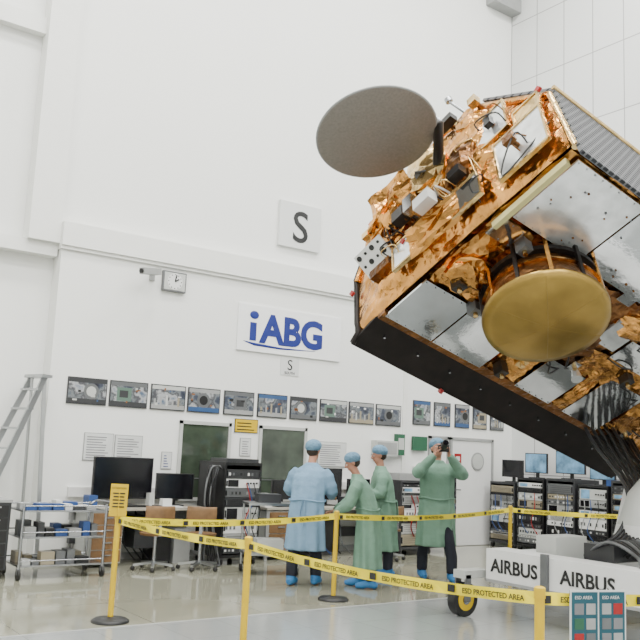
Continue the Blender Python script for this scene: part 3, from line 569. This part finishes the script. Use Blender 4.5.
# ---------------------------------------------------------------- people
def person(loc,yaw,H,gown,arms,lean=0.0,hem=.4,headturn=0,headpitch=0,legs=None,hold=None,seed=0,cap=CAPB):
    root=bpy.data.objects.new('person',None);bpy.context.collection.objects.link(root)
    k=H/1.78;root.location=(*loc,0);root.rotation_euler=(0,0,math.radians(yaw-90));root.scale=(k,k,k)
    ln=lambda z:(lean*max(0,z-.92)**1.3)
    hp=V((0,ln(1.66),1.655-abs(lean)*.12));dz=-abs(lean)*.12
    legs=legs or[(-.11,.0),(.11,.02)]
    sh=[V((-.185,ln(1.42),1.42+dz)),V((.185,ln(1.42),1.42+dz))]
    Rh=Matrix.Rotation(math.radians(headturn),3,'Z')@Matrix.Rotation(math.radians(headpitch),3,'X')
    b=B('body')
    b.rings([(0,0,.86,.15,.11),(0,0,.95,.165,.12),(0,ln(1.1),1.1,.14,.1),(0,ln(1.28),1.28+dz*.6,.165,.11),(0,ln(1.4),1.4+dz,.16,.09),(0,ln(1.46),1.46+dz,.08,.07)],SKIN)
    b.tube([(0,ln(1.4),1.4+dz),(0,ln(1.5),1.5+dz),hp-V((0,.01,.05))],[.065,.055,.055],SKIN,14)
    for i in range(2):
        fx,fy=legs[i];s_=-1 if i==0 else 1
        b.tube([(s_*.09,0,.92),(s_*.1,fy*.3,.7),((s_*.1+fx)/2,fy*.55+.02,.49),(fx,fy*.9-.01,.3),(fx,fy,.08)],[.09,.08,.06,.055,.04],SKIN,12)
        b.tube([(fx,fy-.05,.04),(fx,fy+.05,.045),(fx,fy+.16,.03)],[.04,.045,.03],SKIN,10)
        e,w=arms[i][0],arms[i][1];b.tube([sh[i]*1,V(e),V(w)],[.05,.042,.028],SKIN,12)
    b.ell(hp+Rh@V((0,-.01,.03)),(.076,.095,.095),SKIN,Rh);b.ell(hp+Rh@V((0,.02,-.045)),(.058,.068,.075),SKIN,Rh)
    b.tube([hp+Rh@V((0,.085,.03)),hp+Rh@V((0,.115,-.01)),hp+Rh@V((0,.09,-.02))],[.01,.017,.014],SKIN,8)
    for s_ in(-1,1):b.ell(hp+Rh@V((s_*.078,-.005,0)),(.012,.02,.033),SKIN,Rh,8,6)
    b.done(root,remesh=.011,smoothit=2)
    b=B('face')
    for s_ in(-1,1):
        b.ell(hp+Rh@V((s_*.03,.083,.015)),(.012,.008,.008),WHITE,Rh,8,6);b.ell(hp+Rh@V((s_*.03,.09,.015)),(.005,.004,.005),BLACK,Rh,8,6);b.ell(hp+Rh@V((s_*.03,.089,.035)),(.018,.006,.004),HAIR,Rh,8,6)
    b.ell(hp+Rh@V((0,.088,-.052)),(.022,.006,.006),RED,Rh,8,6);b.done(root)
    b=B('bouffant_cap')
    b.ell(hp+Rh@V((0,-.03,.065)),(.105,.115,.085),cap,Rh@Matrix.Rotation(.35,3,'X'),24,12);b.tube([hp+Rh@V((0,-.03,.03)),hp+Rh@V((0,-.035,.045))],[.098,.103],cap,24)
    b.done(root)
    b=B('hair');b.ell(hp+Rh@V((0,-.035,.0)),(.078,.078,.075),HAIR,Rh,16,10);b.done(root)
    b=B('gown')
    rs=[(0,-.01,hem,.25,.19,1.5),(0,-.005,hem+.12,.245,.185,1.2),(0,0,.75,.235,.172,.9),(0,0,.92,.225,.16,.7),(0,ln(1.08),1.08,.215,.15,.6),(0,ln(1.22),1.22+dz*.5,.222,.15,.4),(0,ln(1.34),1.34+dz*.8,.228,.14,.2),(0,ln(1.42),1.42+dz,.2,.115,0),(0,ln(1.47),1.47+dz,.12,.085,0),(0,ln(1.51),1.515+dz,.075,.075,0)]
    b.rings(rs,gown,48,.07,8,seed)
    for i in range(2):
        e,w=V(arms[i][0]),V(arms[i][1]);s0=sh[i]+V(((.03 if i==0 else -.03),0,-.02))
        pts=[s0,sh[i].lerp(e,.35),sh[i].lerp(e,.6),sh[i].lerp(e,.8),e,e.lerp(w,.2),e.lerp(w,.35),e.lerp(w,.7),w.lerp(e,.06)];b.tube(pts,[.085,.088,.078,.085,.076,.08,.066,.06,.04],gown,16)
    b.done(root,remesh=.013,smoothit=3)
    b=B('gown_ties');z=1.02;pts=[]
    for q in range(33):
        t=2*math.pi*q/32;pts.append((.23*math.cos(t),ln(z)+.165*math.sin(t),z+.01*math.sin(3*t)))
    b.tube(pts,.01,gown,6,cap=False);b.tube([(.02,-.17,z),(.03,-.18,z-.15),(.02,-.2,z-.3)],.008,gown,6);b.tube([(-.01,-.17,z),(-.03,-.18,z-.12),(-.03,-.19,z-.24)],.008,gown,6);b.done(root)
    b=B('trousers')
    for i in range(2):
        fx,fy=legs[i];s_=-1 if i==0 else 1
        b.tube([(s_*.085,0,.9),(s_*.1,fy*.3,.7),((s_*.1+fx)/2,fy*.55+.02,.49),(fx,fy*.9-.01,.3),(fx,fy-.005,.1)],[.11,.098,.078,.074,.068],JEAN,16)
    b.done(root,remesh=.014,smoothit=2)
    b=B('shoe_covers')
    for i in range(2):
        fx,fy=legs[i];b.tube([(fx,fy-.1,.05),(fx,fy-.06,.055),(fx,fy+.03,.06),(fx,fy+.12,.045),(fx,fy+.19,.035)],[.03,.052,.055,.05,.028],SCOV,14,side=(1,0,0),flat=.95);b.tube([(fx,fy-.03,.05),(fx,fy-.02,.11)],[.055,.06],SCOV,14)
    b.done(root)
    b=B('hands')
    for i in range(2):
        e,w,hd,pn=[V(x) for x in arms[i][:4]];curl=arms[i][4];hd.normalize();sd=hd.cross(pn).normalized();pn=sd.cross(hd).normalized()
        b.tube([w-hd*.03,w+hd*.01,w+hd*.05,w+hd*.095],[.026,.032,.042,.04],SKIN,12,side=sd,flat=.38)
        for f in range(4):
            o_=w+hd*(.09-.006*abs(f-1.3))+sd*(-.03+.02*f);Ls=[.075,.085,.08,.062][f];pts=[o_-hd*.02,o_];a=0
            for s_ in range(3):
                a+=curl;d_=hd*math.cos(a)+pn*math.sin(a);pts.append(pts[-1]+d_*Ls*[.45,.31,.24][s_])
            b.tube(pts,[.0085,.009,.0085,.0075,.006],SKIN,8)
        o_=w+hd*.025-sd*.032;b.tube([o_,o_-sd*.025+hd*.025+pn*.01,o_-sd*.03+hd*.05+pn*.03,o_-sd*.022+hd*.068+pn*.045],[.014,.012,.01,.008],SKIN,8)
    b.done(root)
    if hold:
        b=B('held_item');hold(b);b.done(root)
    return root
person((6.19,8.65),38,1.76,GBLUE,[[(-.28,.12,1.14),(-.2,.34,1.03),(.3,1,.1),(0,.2,-1),.35],[(.28,.12,1.14),(.22,.34,1.05),(-.3,1,.1),(0,.2,-1),.35]],.3,.42,-10,-10,[(-.13,-.08),(.12,.12)],seed=1)
person((6.82,8.22),140,1.63,GGREEN,[[(-.26,.26,1.08),(-.16,.46,.94),(.2,1,-.2),(0,.2,-1),.4],[(.26,.28,1.08),(.14,.48,.96),(-.2,1,-.2),(0,.2,-1),.4]],.36,.25,10,-28,[(-.11,-.05),(.11,.1)],seed=3)
person((7.68,8.92),150,1.72,GGREEN,[[(-.26,.12,1.12),(-.14,.34,1.12),(.2,1,0),(0,.2,-1),.4],[(.26,.12,1.12),(.14,.34,1.14),(-.2,1,0),(0,.2,-1),.4]],.16,.35,5,-14,[(-.11,-.04),(.11,.08)],seed=5)
def cam_item(b):
    b.box((0,.3,1.66),(.14,.07,.09),BLACK);b.cyl((0,.33,1.67),(0,.46,1.73),.04,BLACK);b.box((0,.29,1.72),(.05,.05,.03),BLACK);b.cyl((0,.46,1.73),(0,.465,1.732),.033,SCROFF)
person((8.15,8.41),238,1.84,GGREEN,[[(-.3,.17,1.33),(-.08,.27,1.59),(.15,.3,1),(1,.2,0),.9],[(.3,.17,1.33),(.08,.27,1.59),(-.15,.3,1),(-1,.2,0),.9]],-.05,.42,0,12,[(-.18,.16),(.14,-.16)],hold=cam_item,seed=7)
b=B('instrument_trolley');b.M=Mz(6.3,9.6,-20)
for z in(.25,.88):b.bx(-.35,.35,-.22,.22,z,z+.03,ALU)
for x in(-.33,.33):
    for y in(-.2,.2):b.cyl((x,y,.08),(x,y,.9),.014,ALU);b.cyl((x-.015,y,.05),(x+.015,y,.05),.05,RUB,n=12)
b.bx(-.2,.1,-.1,.15,.91,1.02,DGREY);b.bx(-.2,.15,-.15,.1,.28,.45,OFFW);b.done()
# ---------------------------------------------------------------- lights
def area(x,y,z,sx,sy,p,rot=(0,0,0)):
    l=bpy.data.lights.new('hall_light','AREA');l.shape='RECTANGLE';l.size=sx;l.size_y=sy;l.energy=p;l.color=(1,.99,.965);o=bpy.data.objects.new('hall_light',l);bpy.context.collection.objects.link(o);o.location=(x,y,z);o.rotation_euler=rot
for x in(-2,4,10):
    for y in(-4,2,7.5):area(x,y,12.9,3.2,1.6,660)
w=bpy.data.worlds.new('hall_ambient');bpy.context.scene.world=w;w.use_nodes=True;bg=w.node_tree.nodes['Background'];bg.inputs[0].default_value=(.95,.97,1,1);bg.inputs[1].default_value=.5
# ---------------------------------------------------------------- camera
cd=bpy.data.cameras.new('camera');co=bpy.data.objects.new('camera',cd);bpy.context.collection.objects.link(co);cd.sensor_width=36;cd.lens=47.8125
Rm=Matrix((rt,up,-fw)).transposed().to_4x4();Rm.translation=V((0,0,1.6));co.matrix_world=Rm;bpy.context.scene.camera=co
